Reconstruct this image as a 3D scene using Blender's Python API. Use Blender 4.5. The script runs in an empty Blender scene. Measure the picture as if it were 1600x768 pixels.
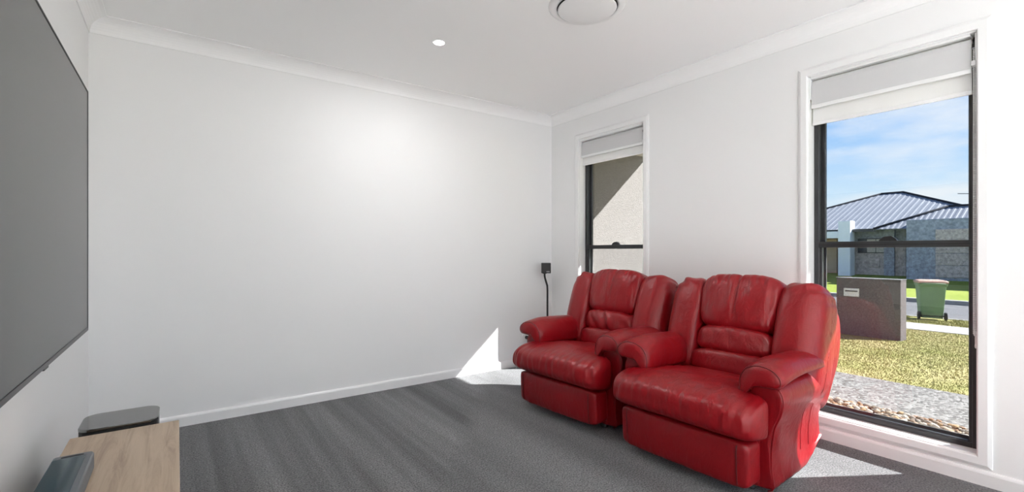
import bpy, bmesh, math, random
import numpy as np
from mathutils import Vector, Matrix, noise
random.seed(7)
SC = bpy.context.scene
COL = SC.collection
# ------------------------------------------------------------------ camera
CAM_H = 1.12
YAW = math.radians(35.759)
cam_d = bpy.data.cameras.new('camera')
cam_d.sensor_width = 36.0
cam_d.lens = 726.2 / 1600 * 36
cam_d.shift_y = 8.0 / 1600
cam_d.clip_start = 0.02
cam_d.clip_end = 500
cam = bpy.data.objects.new('camera', cam_d)
COL.objects.link(cam)
cam.location = (0, 0, CAM_H)
cam.rotation_euler = (math.pi / 2, 0, -YAW)
SC.camera = cam
# ------------------------------------------------------------------ view
SC.view_settings.view_transform = 'Standard'
SC.view_settings.look = 'None'
SC.view_settings.gamma = 1.0
SC.view_settings.use_curve_mapping = False
SC.view_settings.exposure = 1.12
SC.cycles.diffuse_bounces = 8
SC.cycles.max_bounces = 14
SC.cycles.transparent_max_bounces = 16
SC.cycles.caustics_reflective = False
SC.cycles.caustics_refractive = False
SC.cycles.sample_clamp_indirect = 6.0
# ------------------------------------------------------------------ sky
SKY_STRENGTH = 1.0
w = bpy.data.worlds.new('sky'); SC.world = w; w.use_nodes = True
nt = w.node_tree; nt.nodes.clear()
def N(nt, t, **kw):
    n = nt.nodes.new(t)
    for k, v in kw.items(): setattr(n, k, v)
    return n
geo = N(nt, 'ShaderNodeTexCoord'); sep = N(nt, 'ShaderNodeSeparateXYZ')
nt.links.new(geo.outputs['Generated'], sep.inputs[0])
ramp = N(nt, 'ShaderNodeValToRGB')
cr = ramp.color_ramp
cr.elements[0].position = 0.0; cr.elements[0].color = (0.80, 0.89, 0.96, 1)
cr.elements[1].position = 1.0; cr.elements[1].color = (0.12, 0.30, 0.80, 1)
e = cr.elements.new(0.10); e.color = (0.62, 0.81, 0.97, 1)
e = cr.elements.new(0.17); e.color = (0.42, 0.66, 0.97, 1)
e = cr.elements.new(0.27); e.color = (0.28, 0.53, 0.96, 1)
nt.links.new(sep.outputs['Z'], ramp.inputs[0])
mp = N(nt, 'ShaderNodeMapping'); mp.inputs['Scale'].default_value = (2.2, 2.2, 9.0)
nt.links.new(geo.outputs['Generated'], mp.inputs[0])
cn = N(nt, 'ShaderNodeTexNoise'); cn.inputs['Scale'].default_value = 1.6; cn.inputs['Detail'].default_value = 7; cn.inputs['Roughness'].default_value = 0.58
nt.links.new(mp.outputs[0], cn.inputs['Vector'])
cr2 = N(nt, 'ShaderNodeValToRGB'); cr2.color_ramp.elements[0].position = 0.47; cr2.color_ramp.elements[1].position = 0.68
cr2.color_ramp.elements[1].color = (0.75, 0.75, 0.75, 1)
nt.links.new(cn.outputs[0], cr2.inputs[0])
mx = N(nt, 'ShaderNodeMixRGB'); mx.inputs[2].default_value = (0.95, 0.96, 0.97, 1)
nt.links.new(cr2.outputs[0], mx.inputs[0]); nt.links.new(ramp.outputs[0], mx.inputs[1])
bg = N(nt, 'ShaderNodeBackground'); bg.inputs['Strength'].default_value = SKY_STRENGTH
nt.links.new(mx.outputs[0], bg.inputs[0])
wo = N(nt, 'ShaderNodeOutputWorld'); nt.links.new(bg.outputs[0], wo.inputs[0])
# ------------------------------------------------------------------ sun
sun_d = bpy.data.lights.new('sun', 'SUN'); sun_d.energy = 23.0; sun_d.angle = math.radians(0.53)
sun_d.color = (1.0, 0.98, 0.955)
sun = bpy.data.objects.new('sun', sun_d); COL.objects.link(sun)
SUN_DIR = Vector((-0.8499, 0.527, -0.734))
sun.rotation_euler = SUN_DIR.to_track_quat('-Z', 'Y').to_euler()
sun.location = (8, -5, 9)
# lamp output of the recessed ceiling lights (watts each)
DOWNLIGHT_W = 4.6
# ------------------------------------------------------------------ room numbers (metres)
XR, YB, XL, H = 3.134, 3.653, -0.421, 2.487
YF = -4.6                     # far end of the open-plan room, behind the camera
WT = 0.165                    # outer wall thickness
XO = XR + WT
# ------------------------------------------------------------------ materials
MATS = {}
def mat(name, color, rough=0.5, metal=0.0, spec=0.5, var=0.0, vscale=8.0, bump=0.0, bscale=60.0, detail=4.0, coat=0.0, stretch=None):
    m = bpy.data.materials.new(name); m.use_nodes = True
    nt = m.node_tree; b = nt.nodes['Principled BSDF']
    b.inputs['Base Color'].default_value = (*color, 1); b.inputs['Roughness'].default_value = rough
    b.inputs['Metallic'].default_value = metal; b.inputs['Specular IOR Level'].default_value = spec
    b.inputs['Coat Weight'].default_value = coat
    tc = N(nt, 'ShaderNodeTexCoord'); vec = tc.outputs['Object']
    if stretch:
        mpn = N(nt, 'ShaderNodeMapping'); mpn.inputs['Scale'].default_value = stretch
        nt.links.new(vec, mpn.inputs[0]); vec = mpn.outputs[0]
    if var > 0:
        n = N(nt, 'ShaderNodeTexNoise'); n.inputs['Scale'].default_value = vscale; n.inputs['Detail'].default_value = detail
        nt.links.new(vec, n.inputs['Vector'])
        r = N(nt, 'ShaderNodeValToRGB')
        r.color_ramp.elements[0].position = 0.3; r.color_ramp.elements[1].position = 0.7
        r.color_ramp.elements[0].color = (*[c * (1 - var) for c in color], 1)
        r.color_ramp.elements[1].color = (*[min(1, c * (1 + var)) for c in color], 1)
        nt.links.new(n.outputs[0], r.inputs[0]); nt.links.new(r.outputs[0], b.inputs['Base Color'])
    if bump > 0:
        n2 = N(nt, 'ShaderNodeTexNoise'); n2.inputs['Scale'].default_value = bscale; n2.inputs['Detail'].default_value = detail
        nt.links.new(vec, n2.inputs['Vector'])
        bp = N(nt, 'ShaderNodeBump'); bp.inputs['Strength'].default_value = bump; bp.inputs['Distance'].default_value = 0.01
        nt.links.new(n2.outputs[0], bp.inputs['Height']); nt.links.new(bp.outputs[0], b.inputs['Normal'])
    MATS[name] = m
    return m
M_wall = mat('wall_paint', (0.84, 0.84, 0.84), 0.55, spec=0.3, bump=0.03, bscale=180)
M_ceil = mat('ceiling_paint', (0.90, 0.90, 0.90), 0.8, spec=0.2)
M_trim = mat('gloss_white_trim', (0.84, 0.84, 0.84), 0.28, var=0.01)
M_black = mat('black_aluminium', (0.028, 0.030, 0.032), 0.38, metal=0.0, spec=0.5, var=0.1)
M_blackpl = mat('black_plastic', (0.012, 0.012, 0.013), 0.45, var=0.1)
M_bounce_floor = mat('pale_bounce_floor', (0.80, 0.80, 0.79), 0.35, var=0.04, vscale=3)  # kept pale so the added rear floor throws sunlight upwards
M_white = mat('white_plastic', (0.82, 0.82, 0.82), 0.35, var=0.01)
M_vent = mat('white_vent', (0.83, 0.83, 0.83), 0.35, var=0.01)
M_steel = mat('brushed_steel', (0.5, 0.5, 0.5), 0.3, metal=1.0)
M_gasket = mat('grey_gasket', (0.22, 0.22, 0.22), 0.5, var=0.1)
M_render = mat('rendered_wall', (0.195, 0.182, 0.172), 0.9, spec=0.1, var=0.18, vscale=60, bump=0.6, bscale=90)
M_soffit = mat('soffit_board', (0.48, 0.45, 0.42), 0.8, var=0.03)
M_conc = mat('concrete', (0.29, 0.28, 0.265), 0.9, spec=0.1, var=0.10, vscale=6)
M_road = mat('asphalt', (0.115, 0.115, 0.12), 0.95, spec=0.1, var=0.15, vscale=30)
M_soil = mat('soil', (0.07, 0.05, 0.035), 0.95, spec=0.0, var=0.3, vscale=20)
M_house_dark = mat('charcoal_brick', (0.30, 0.33, 0.39), 0.85, spec=0.1, var=0.3, vscale=9)
M_house_brick = mat('grey_brown_brick', (0.46, 0.41, 0.39), 0.9, spec=0.1, var=0.3, vscale=9)
M_house_white = mat('pale_render', (0.78, 0.82, 0.88), 0.85, spec=0.1, var=0.03)
M_timber = mat('timber_cladding', (0.26, 0.17, 0.12), 0.7, var=0.35, vscale=3, stretch=(1, 14, 1))
M_roofm = mat('zinc_roof', (0.150, 0.162, 0.185), 0.55, metal=0.0, spec=0.4, var=0.05, vscale=1.5)
M_ridge = mat('roof_ridge_cap', (0.035, 0.037, 0.042), 0.95, spec=0.0, var=0.05)
M_bin = mat('green_bin_plastic', (0.13, 0.23, 0.11), 0.55, var=0.12, vscale=3)
M_binlid = mat('faded_red_lid', (0.42, 0.24, 0.18), 0.6, var=0.1)
M_tyre = mat('black_rubber', (0.015, 0.015, 0.015), 0.8, var=0.2)
M_letter = mat('letterbox_charcoal', (0.12, 0.105, 0.105), 0.9, spec=0.1, var=0.35, vscale=45, bump=0.4, bscale=70)
M_letter_cap = mat('letterbox_cap', (0.13, 0.13, 0.13), 0.9, spec=0.1, var=0.2, vscale=40)
M_plaque = mat('steel_plaque', (0.65, 0.60, 0.60), 0.5, var=0.08)
M_paneh = mat('dark_house_glass', (0.06, 0.065, 0.07), 0.1, var=0.1)
M_curtain = mat('window_blind_fill', (0.45, 0.42, 0.38), 0.6, var=0.05)
M_gutter = mat('gutter', (0.045, 0.047, 0.05), 0.5, var=0.1)

def leather():
    m = mat('red_leather', (0.26, 0.004, 0.008), 0.40, spec=0.42)
    nt = m.node_tree; b = nt.nodes['Principled BSDF']
    tc = nt.nodes['Texture Coordinate']
    n = N(nt, 'ShaderNodeTexNoise'); n.inputs['Scale'].default_value = 7; n.inputs['Detail'].default_value = 5
    nt.links.new(tc.outputs['Object'], n.inputs['Vector'])
    r = N(nt, 'ShaderNodeValToRGB')
    r.color_ramp.elements[0].position = 0.3; r.color_ramp.elements[0].color = (0.232, 0.003, 0.007, 1)
    r.color_ramp.elements[1].position = 0.75; r.color_ramp.elements[1].color = (0.268, 0.004, 0.008, 1)
    nt.links.new(n.outputs[0], r.inputs[0]); nt.links.new(r.outputs[0], b.inputs['Base Color'])
    r2 = N(nt, 'ShaderNodeMapRange'); r2.inputs['To Min'].default_value = 0.27; r2.inputs['To Max'].default_value = 0.42
    nt.links.new(n.outputs[0], r2.inputs['Value']); nt.links.new(r2.outputs[0], b.inputs['Roughness'])
    v = N(nt, 'ShaderNodeTexVoronoi'); v.inputs['Scale'].default_value = 260
    nt.links.new(tc.outputs['Object'], v.inputs['Vector'])
    b1 = N(nt, 'ShaderNodeBump'); b1.inputs['Strength'].default_value = 0.10; b1.inputs['Distance'].default_value = 0.002
    nt.links.new(v.outputs['Distance'], b1.inputs['Height'])
    n3 = N(nt, 'ShaderNodeTexNoise'); n3.inputs['Scale'].default_value = 16; n3.inputs['Detail'].default_value = 3; n3.inputs['Distortion'].default_value = 1.2
    mp3 = N(nt, 'ShaderNodeMapping'); mp3.inputs['Scale'].default_value = (1.6, 0.8, 0.7)
    nt.links.new(tc.outputs['Object'], mp3.inputs[0]); nt.links.new(mp3.outputs[0], n3.inputs['Vector'])
    b2 = N(nt, 'ShaderNodeBump'); b2.inputs['Strength'].default_value = 0.22; b2.inputs['Distance'].default_value = 0.02
    nt.links.new(n3.outputs[0], b2.inputs['Height']); nt.links.new(b1.outputs[0], b2.inputs['Normal'])
    nt.links.new(b2.outputs[0], b.inputs['Normal'])
    return m
M_leather = leather()
M_seam = mat('dark_red_piping', (0.13, 0.004, 0.007), 0.5, var=0.1)

def carpet():
    m = mat('grey_carpet', (0.09, 0.092, 0.096), 0.95, spec=0.05)
    nt = m.node_tree; b = nt.nodes['Principled BSDF']; L = nt.links.new
    g = N(nt, 'ShaderNodeNewGeometry'); sp = N(nt, 'ShaderNodeSeparateXYZ'); L(g.outputs['Position'], sp.inputs[0])
    # vacuum tracks: long bands running away from the camera, wavering a little
    wob = N(nt, 'ShaderNodeTexNoise'); wob.inputs['Scale'].default_value = 0.9; wob.inputs['Detail'].default_value = 2
    L(g.outputs['Position'], wob.inputs['Vector'])
    mpn = N(nt, 'ShaderNodeMapping'); mpn.inputs['Scale'].default_value = (1, 0.035, 1); mpn.inputs['Rotation'].default_value = (0, 0, math.radians(-2))
    L(g.outputs['Position'], mpn.inputs[0])
    band = N(nt, 'ShaderNodeTexNoise'); band.inputs['Scale'].default_value = 4.2; band.inputs['Detail'].default_value = 3.2; band.inputs['Roughness'].default_value = 0.62; band.inputs['Distortion'].default_value = 0.12
    L(mpn.outputs[0], band.inputs['Vector'])
    br = N(nt, 'ShaderNodeValToRGB'); br.color_ramp.elements[0].position = 0.36; br.color_ramp.elements[1].position = 0.62
    br.color_ramp.elements[0].color = (0.56, 0.56, 0.56, 1); br.color_ramp.elements[1].color = (1.18, 1.18, 1.18, 1)
    L(band.outputs[0], br.inputs[0])
    # one brushed swath crossing the tracks, towards the chairs
    mp2 = N(nt, 'ShaderNodeMapping'); mp2.inputs['Rotation'].default_value = (0, 0, math.radians(39)); mp2.inputs['Scale'].default_value = (1, 0.05, 1)
    L(g.outputs['Position'], mp2.inputs[0])
    sw = N(nt, 'ShaderNodeTexNoise'); sw.inputs['Scale'].default_value = 3.0; sw.inputs['Detail'].default_value = 2
    L(mp2.outputs[0], sw.inputs['Vector'])
    swr = N(nt, 'ShaderNodeValToRGB'); swr.color_ramp.elements[0].position = 0.40; swr.color_ramp.elements[1].position = 0.60
    swr.color_ramp.elements[0].color = (0.74, 0.74, 0.74, 1); swr.color_ramp.elements[1].color = (1, 1, 1, 1)
    L(sw.outputs[0], swr.inputs[0])
    # which pattern: swath region lies where x - 0.82*y is larger than about -0.75
    ma = N(nt, 'ShaderNodeMath', operation='MULTIPLY_ADD'); ma.inputs[1].default_value = -0.816; L(sp.outputs['Y'], ma.inputs[0]); L(sp.outputs['X'], ma.inputs[2])
    mr = N(nt, 'ShaderNodeMapRange'); mr.inputs['From Min'].default_value = -0.66; mr.inputs['From Max'].default_value = -0.50
    L(ma.outputs[0], mr.inputs['Value'])
    mixp = N(nt, 'ShaderNodeMixRGB'); L(mr.outputs[0], mixp.inputs[0]); L(br.outputs[0], mixp.inputs[1]); L(swr.outputs[0], mixp.inputs[2])
    fine = N(nt, 'ShaderNodeTexNoise'); fine.inputs['Scale'].default_value = 130; fine.inputs['Detail'].default_value = 3
    L(g.outputs['Position'], fine.inputs['Vector'])
    fr = N(nt, 'ShaderNodeValToRGB'); fr.color_ramp.elements[0].position = 0.33; fr.color_ramp.elements[1].position = 0.68
    fr.color_ramp.elements[0].color = (0.070, 0.071, 0.073, 1); fr.color_ramp.elements[1].color = (0.265, 0.267, 0.272, 1)
    L(fine.outputs[0], fr.inputs[0])
    mid = N(nt, 'ShaderNodeTexNoise'); mid.inputs['Scale'].default_value = 22; mid.inputs['Detail'].default_value = 3
    L(g.outputs['Position'], mid.inputs['Vector'])
    mdr = N(nt, 'ShaderNodeMapRange'); mdr.inputs['To Min'].default_value = 0.82; mdr.inputs['To Max'].default_value = 1.18
    L(mid.outputs[0], mdr.inputs['Value'])
    m1 = N(nt, 'ShaderNodeMixRGB', blend_type='MULTIPLY'); m1.inputs[0].default_value = 1; L(fr.outputs[0], m1.inputs[1]); L(mixp.outputs[0], m1.inputs[2])
    m2 = N(nt, 'ShaderNodeMixRGB', blend_type='MULTIPLY'); m2.inputs[0].default_value = 1; L(m1.outputs[0], m2.inputs[1]); L(mdr.outputs[0], m2.inputs[2])
    L(m2.outputs[0], b.inputs['Base Color'])
    bp = N(nt, 'ShaderNodeBump'); bp.inputs['Strength'].default_value = 0.6; bp.inputs['Distance'].default_value = 0.006
    L(fine.outputs[0], bp.inputs['Height']); L(bp.outputs[0], b.inputs['Normal'])
    b.inputs['Sheen Weight'].default_value = 0.15
    return m
M_carpet = carpet()

def oak():
    m = mat('oak_laminate', (0.42, 0.30, 0.20), 0.45)
    nt = m.node_tree; b = nt.nodes['Principled BSDF']; L = nt.links.new
    tc = nt.nodes['Texture Coordinate']
    mp = N(nt, 'ShaderNodeMapping'); mp.inputs['Scale'].default_value = (14, 1.1, 14)
    L(tc.outputs['Object'], mp.inputs[0])
    n = N(nt, 'ShaderNodeTexNoise'); n.inputs['Scale'].default_value = 2.2; n.inputs['Detail'].default_value = 8; n.inputs['Roughness'].default_value = 0.65; n.inputs['Distortion'].default_value = 0.8
    L(mp.outputs[0], n.inputs['Vector'])
    r = N(nt, 'ShaderNodeValToRGB')
    r.color_ramp.elements[0].position = 0.30; r.color_ramp.elements[0].color = (0.335, 0.235, 0.165, 1)
    r.color_ramp.elements[1].position = 0.72; r.color_ramp.elements[1].color = (0.58, 0.455, 0.34, 1)
    e = r.color_ramp.elements.new(0.5); e.color = (0.49, 0.375, 0.27, 1)
    L(n.outputs[0], r.inputs[0]); L(r.outputs[0], b.inputs['Base Color'])
    bp = N(nt, 'ShaderNodeBump'); bp.inputs['Strength'].default_value = 0.08; bp.inputs['Distance'].default_value = 0.003
    L(n.outputs[0], bp.inputs['Height']); L(bp.outputs[0], b.inputs['Normal'])
    return m
M_oak = oak()

def glass(name, tint=(1, 1, 1), refl=1.0):
    m = bpy.data.materials.new(name); m.use_nodes = True; nt = m.node_tree; nt.nodes.clear(); L = nt.links.new
    t = N(nt, 'ShaderNodeBsdfTransparent'); t.inputs[0].default_value = (*tint, 1)
    g = N(nt, 'ShaderNodeBsdfGlossy'); g.inputs['Roughness'].default_value = 0.0
    lw = N(nt, 'ShaderNodeLayerWeight'); lw.inputs['Blend'].default_value = 0.5
    pw = N(nt, 'ShaderNodeMath', operation='POWER'); pw.inputs[1].default_value = 5.0; L(lw.outputs['Facing'], pw.inputs[0])
    mm = N(nt, 'ShaderNodeMath', operation='MULTIPLY_ADD'); mm.inputs[1].default_value = 0.96 * refl; mm.inputs[2].default_value = 0.04 * refl; L(pw.outputs[0], mm.inputs[0])
    mix = N(nt, 'ShaderNodeMixShader'); L(mm.outputs[0], mix.inputs[0]); L(t.outputs[0], mix.inputs[1]); L(g.outputs[0], mix.inputs[2])
    o = N(nt, 'ShaderNodeOutputMaterial'); L(mix.outputs[0], o.inputs[0])
    return m
M_glass = glass('dimming_window_glass', (0.685, 0.695, 0.70))  # grey tint added to dim the sun and the view outside
M_glass_clear = glass('clear_added_glass', (0.99, 0.99, 0.99))
def screen_mat():
    m = bpy.data.materials.new('flyscreen_mesh'); m.use_nodes = True; nt = m.node_tree; nt.nodes.clear(); L = nt.links.new
    t = N(nt, 'ShaderNodeBsdfTransparent'); d = N(nt, 'ShaderNodeBsdfDiffuse'); d.inputs[0].default_value = (0.30, 0.30, 0.30, 1)
    g = N(nt, 'ShaderNodeNewGeometry')
    n = N(nt, 'ShaderNodeTexNoise'); n.inputs['Scale'].default_value = 240; n.inputs['Detail'].default_value = 2
    L(g.outputs['Position'], n.inputs['Vector'])
    mr = N(nt, 'ShaderNodeMapRange'); mr.inputs['From Min'].default_value = 0.35; mr.inputs['From Max'].default_value = 0.65; mr.inputs['To Min'].default_value = 0.12; mr.inputs['To Max'].default_value = 0.30
    L(n.outputs[0], mr.inputs['Value'])
    mix = N(nt, 'ShaderNodeMixShader'); L(mr.outputs[0], mix.inputs[0]); L(t.outputs[0], mix.inputs[1]); L(d.outputs[0], mix.inputs[2])
    o = N(nt, 'ShaderNodeOutputMaterial'); L(mix.outputs[0], o.inputs[0])
    return m
M_screen = screen_mat()
def fabric(name, col, transl, transp):
    m = bpy.data.materials.new(name); m.use_nodes = True; nt = m.node_tree; nt.nodes.clear(); L = nt.links.new
    tc = N(nt, 'ShaderNodeTexCoord'); n = N(nt, 'ShaderNodeTexNoise'); n.inputs['Scale'].default_value = 300
    L(tc.outputs['Object'], n.inputs['Vector'])
    r = N(nt, 'ShaderNodeValToRGB'); r.color_ramp.elements[0].color = (*[c * .96 for c in col], 1); r.color_ramp.elements[1].color = (*col, 1)
    L(n.outputs[0], r.inputs[0])
    d = N(nt, 'ShaderNodeBsdfDiffuse'); L(r.outputs[0], d.inputs[0])
    tr = N(nt, 'ShaderNodeBsdfTranslucent'); L(r.outputs[0], tr.inputs[0])
    mix = N(nt, 'ShaderNodeMixShader'); mix.inputs[0].default_value = transl; L(d.outputs[0], mix.inputs[1]); L(tr.outputs[0], mix.inputs[2])
    t = N(nt, 'ShaderNodeBsdfTransparent'); mix2 = N(nt, 'ShaderNodeMixShader'); mix2.inputs[0].default_value = transp
    L(mix.outputs[0], mix2.inputs[1]); L(t.outputs[0], mix2.inputs[2])
    o = N(nt, 'ShaderNodeOutputMaterial'); L(mix2.outputs[0], o.inputs[0])
    return m
M_blockout = fabric('blockout_fabric', (0.64, 0.64, 0.645), 0.02, 0.0)
M_sheer = fabric('sheer_fabric', (0.95, 0.95, 0.95), 0.30, 0.03)
def emit(name, col, s):
    m = bpy.data.materials.new(name); m.use_nodes = True; nt = m.node_tree
    b = nt.nodes['Principled BSDF']; b.inputs['Base Color'].default_value = (0.8, 0.8, 0.8, 1)
    b.inputs['Emission Color'].default_value = (*col, 1); b.inputs['Emission Strength'].default_value = s
    return m
M_lamp = emit('led_diffuser', (1.0, 0.98, 0.95), 6.0)
def speckle(name, c0, c1, scale, bump=0.5):
    m = mat(name, c0, 0.9, spec=0.1); nt = m.node_tree; b = nt.nodes['Principled BSDF']; L = nt.links.new
    g = N(nt, 'ShaderNodeNewGeometry')
    v = N(nt, 'ShaderNodeTexVoronoi'); v.inputs['Scale'].default_value = scale; L(g.outputs['Position'], v.inputs['Vector'])
    s = N(nt, 'ShaderNodeSeparateColor'); L(v.outputs['Color'], s.inputs[0])
    r = N(nt, 'ShaderNodeValToRGB'); r.color_ramp.elements[0].color = (*c0, 1); r.color_ramp.elements[1].color = (*c1, 1)
    L(s.outputs[0], r.inputs[0]); L(r.outputs[0], b.inputs['Base Color'])
    bp = N(nt, 'ShaderNodeBump'); bp.inputs['Strength'].default_value = bump; bp.inputs['Distance'].default_value = 0.01; bp.invert = True
    L(v.outputs['Distance'], bp.inputs['Height']); L(bp.outputs[0], b.inputs['Normal'])
    return m
M_aggregate = speckle('exposed_aggregate', (0.075, 0.07, 0.066), (0.255, 0.247, 0.235), 46)
def grass_mat(name, a, bcol, scale=1.3):
    m = mat(name, a, 0.95, spec=0.05); nt = m.node_tree; b = nt.nodes['Principled BSDF']; L = nt.links.new
    g = N(nt, 'ShaderNodeNewGeometry')
    n = N(nt, 'ShaderNodeTexNoise'); n.inputs['Scale'].default_value = scale; n.inputs['Detail'].default_value = 8; n.inputs['Roughness'].default_value = 0.7
    L(g.outputs['Position'], n.inputs['Vector'])
    r = N(nt, 'ShaderNodeValToRGB'); r.color_ramp.elements[0].position = .35; r.color_ramp.elements[1].position = .65
    r.color_ramp.elements[0].color = (*a, 1); r.color_ramp.elements[1].color = (*bcol, 1)
    L(n.outputs[0], r.inputs[0]); L(r.outputs[0], b.inputs['Base Color'])
    return m
M_grass = grass_mat('dry_lawn', (0.205, 0.205, 0.068), (0.335, 0.290, 0.140))
M_grass2 = grass_mat('green_lawn', (0.175, 0.22, 0.036), (0.23, 0.27, 0.055), 0.6)
def attr_mat(name, rough=0.9):
    m = mat(name, (0.2, 0.18, 0.15), rough, spec=0.1); nt = m.node_tree
    a = N(nt, 'ShaderNodeAttribute'); a.attribute_name = 'tone'
    nt.links.new(a.outputs['Color'], nt.nodes['Principled BSDF'].inputs['Base Color'])
    return m
M_pebble = attr_mat('river_pebbles')
M_tvscreen = mat('matte_tv_screen', (0.022, 0.022, 0.023), 0.22, spec=0.5)
M_tvbezel = mat('tv_bezel', (0.02, 0.02, 0.02), 0.35, metal=0.3)
M_glosstop = mat('black_glass_top', (0.020, 0.020, 0.021), 0.06)
M_glosstop.node_tree.nodes['Principled BSDF'].inputs['IOR'].default_value = 3.0
M_barglass = mat('soundbar_glass_top', (0.070, 0.105, 0.125), 0.12)
M_barglass.node_tree.nodes['Principled BSDF'].inputs['IOR'].default_value = 2.1
M_bargrille = mat('soundbar_grille', (0.20, 0.215, 0.235), 0.55, metal=0.3, bump=0.4, bscale=500)

# ------------------------------------------------------------------ mesh helpers
def link(name, me, m=None, parent=None, smooth=False):
    o = bpy.data.objects.new(name, me); COL.objects.link(o)
    if m is not None and not me.materials: me.materials.append(m)
    if parent is not None: o.parent = parent
    if smooth:
        for p in me.polygons: p.use_smooth = True
    return o
def from_bm(name, bm, m, parent=None, smooth=False):
    bmesh.ops.recalc_face_normals(bm, faces=bm.faces)
    me = bpy.data.meshes.new(name); bm.to_mesh(me); bm.free()
    return link(name, me, m, parent, smooth)
def pyd(name, v, f, m, parent=None, smooth=False, recalc=True):
    bm = bmesh.new()
    vs = [bm.verts.new(p) for p in v]
    for q in f:
        try: bm.faces.new([vs[i] for i in q])
        except ValueError: pass
    return from_bm(name, bm, m, parent, smooth)
def bm_box(bm, lo, hi):
    x0, y0, z0 = lo; x1, y1, z1 = hi
    v = [bm.verts.new(p) for p in ((x0,y0,z0),(x1,y0,z0),(x1,y1,z0),(x0,y1,z0),(x0,y0,z1),(x1,y0,z1),(x1,y1,z1),(x0,y1,z1))]
    for q in ((0,3,2,1),(4,5,6,7),(0,1,5,4),(1,2,6,5),(2,3,7,6),(3,0,4,7)): bm.faces.new([v[i] for i in q])
    return v
def box(name, lo, hi, m, parent=None, bevel=0.0, seg=2):
    bm = bmesh.new(); bm_box(bm, lo, hi)
    if bevel > 0: bmesh.ops.bevel(bm, geom=bm.edges[:], offset=bevel, segments=seg, affect='EDGES', profile=0.5)
    return from_bm(name, bm, m, parent, smooth=False)
def boxes(name, lst, m, parent=None):
    bm = bmesh.new()
    for lo, hi in lst: bm_box(bm, lo, hi)
    return from_bm(name, bm, m, parent)
def bm_tube(bm, pts, r, seg=8, caps=True):
    pts = [Vector(p) for p in pts]; rings = []
    up = Vector((0, 0, 1))
    prev = None
    for i, p in enumerate(pts):
        d = (pts[min(i + 1, len(pts) - 1)] - pts[max(i - 1, 0)]).normalized()
        if prev is None:
            a = d.cross(up)
            if a.length < 1e-3: a = d.cross(Vector((1, 0, 0)))
        else: a = prev - d * prev.dot(d)
        a.normalize(); b = d.cross(a); prev = a
        rr = r[i] if isinstance(r, (list, tuple)) else r
        rings.append([bm.verts.new(p + (a * math.cos(t) + b * math.sin(t)) * rr) for t in [2 * math.pi * k / seg for k in range(seg)]])
    for i in range(len(rings) - 1):
        for k in range(seg): bm.faces.new((rings[i][k], rings[i][(k + 1) % seg], rings[i + 1][(k + 1) % seg], rings[i + 1][k]))
    if caps: bm.faces.new(rings[0][::-1]); bm.faces.new(rings[-1])
def tube(name, pts, r, m, parent=None, seg=8):
    bm = bmesh.new(); bm_tube(bm, pts, r, seg); return from_bm(name, bm, m, parent, True)
def lathe(name, prof, c, m, parent=None, seg=40, smooth=False):
    bm = bmesh.new(); rings = []
    for r, z in prof:
        rings.append([bm.verts.new((c[0] + r * math.cos(2*math.pi*k/seg), c[1] + r * math.sin(2*math.pi*k/seg), c[2] + z)) for k in range(seg)])
    for i in range(len(rings) - 1):
        for k in range(seg): bm.faces.new((rings[i][k], rings[i][(k+1) % seg], rings[i+1][(k+1) % seg], rings[i+1][k]))
    bm.faces.new(rings[0][::-1]); bm.faces.new(rings[-1])
    return from_bm(name, bm, m, parent, smooth)
def loft(name, rings, m, parent=None, smooth=True, cap=True):
    bm = bmesh.new(); R = [[bm.verts.new(p) for p in r] for r in rings]; n = len(R[0])
    for i in range(len(R) - 1):
        for k in range(n): bm.faces.new((R[i][k], R[i][(k+1) % n], R[i+1][(k+1) % n], R[i+1][k]))
    if cap: bm.faces.new(R[0][::-1]); bm.faces.new(R[-1])
    return from_bm(name, bm, m, parent, smooth)
def prism(name, poly, ax, a, b, m, parent=None, bevel=0.0):
    # poly: 2-D outline; extruded along axis ax from a to b
    def P(u, v, t):
        return {0: (t, u, v), 1: (u, t, v), 2: (u, v, t)}[ax]
    bm = bmesh.new()
    A = [bm.verts.new(P(u, v, a)) for u, v in poly]; B = [bm.verts.new(P(u, v, b)) for u, v in poly]; n = len(poly)
    for k in range(n): bm.faces.new((A[k], A[(k+1) % n], B[(k+1) % n], B[k]))
    bm.faces.new(A[::-1]); bm.faces.new(B)
    if bevel > 0: bmesh.ops.bevel(bm, geom=bm.edges[:], offset=bevel, segments=2, affect='EDGES', profile=0.5)
    return from_bm(name, bm, m, parent)
def empty(name, loc=(0, 0, 0), rz=0.0):
    o = bpy.data.objects.new(name, None); COL.objects.link(o); o.location = loc; o.rotation_euler = (0, 0, rz); o.empty_display_size = 0.1
    return o
def tag(o, label=None, cat=None, group=None, kind=None):
    if label: o['label'] = label
    if cat: o['category'] = cat
    if group: o['group'] = group
    if kind: o['kind'] = kind
    return o
def S(o, label=None): return tag(o, label, None, None, 'structure')
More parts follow.
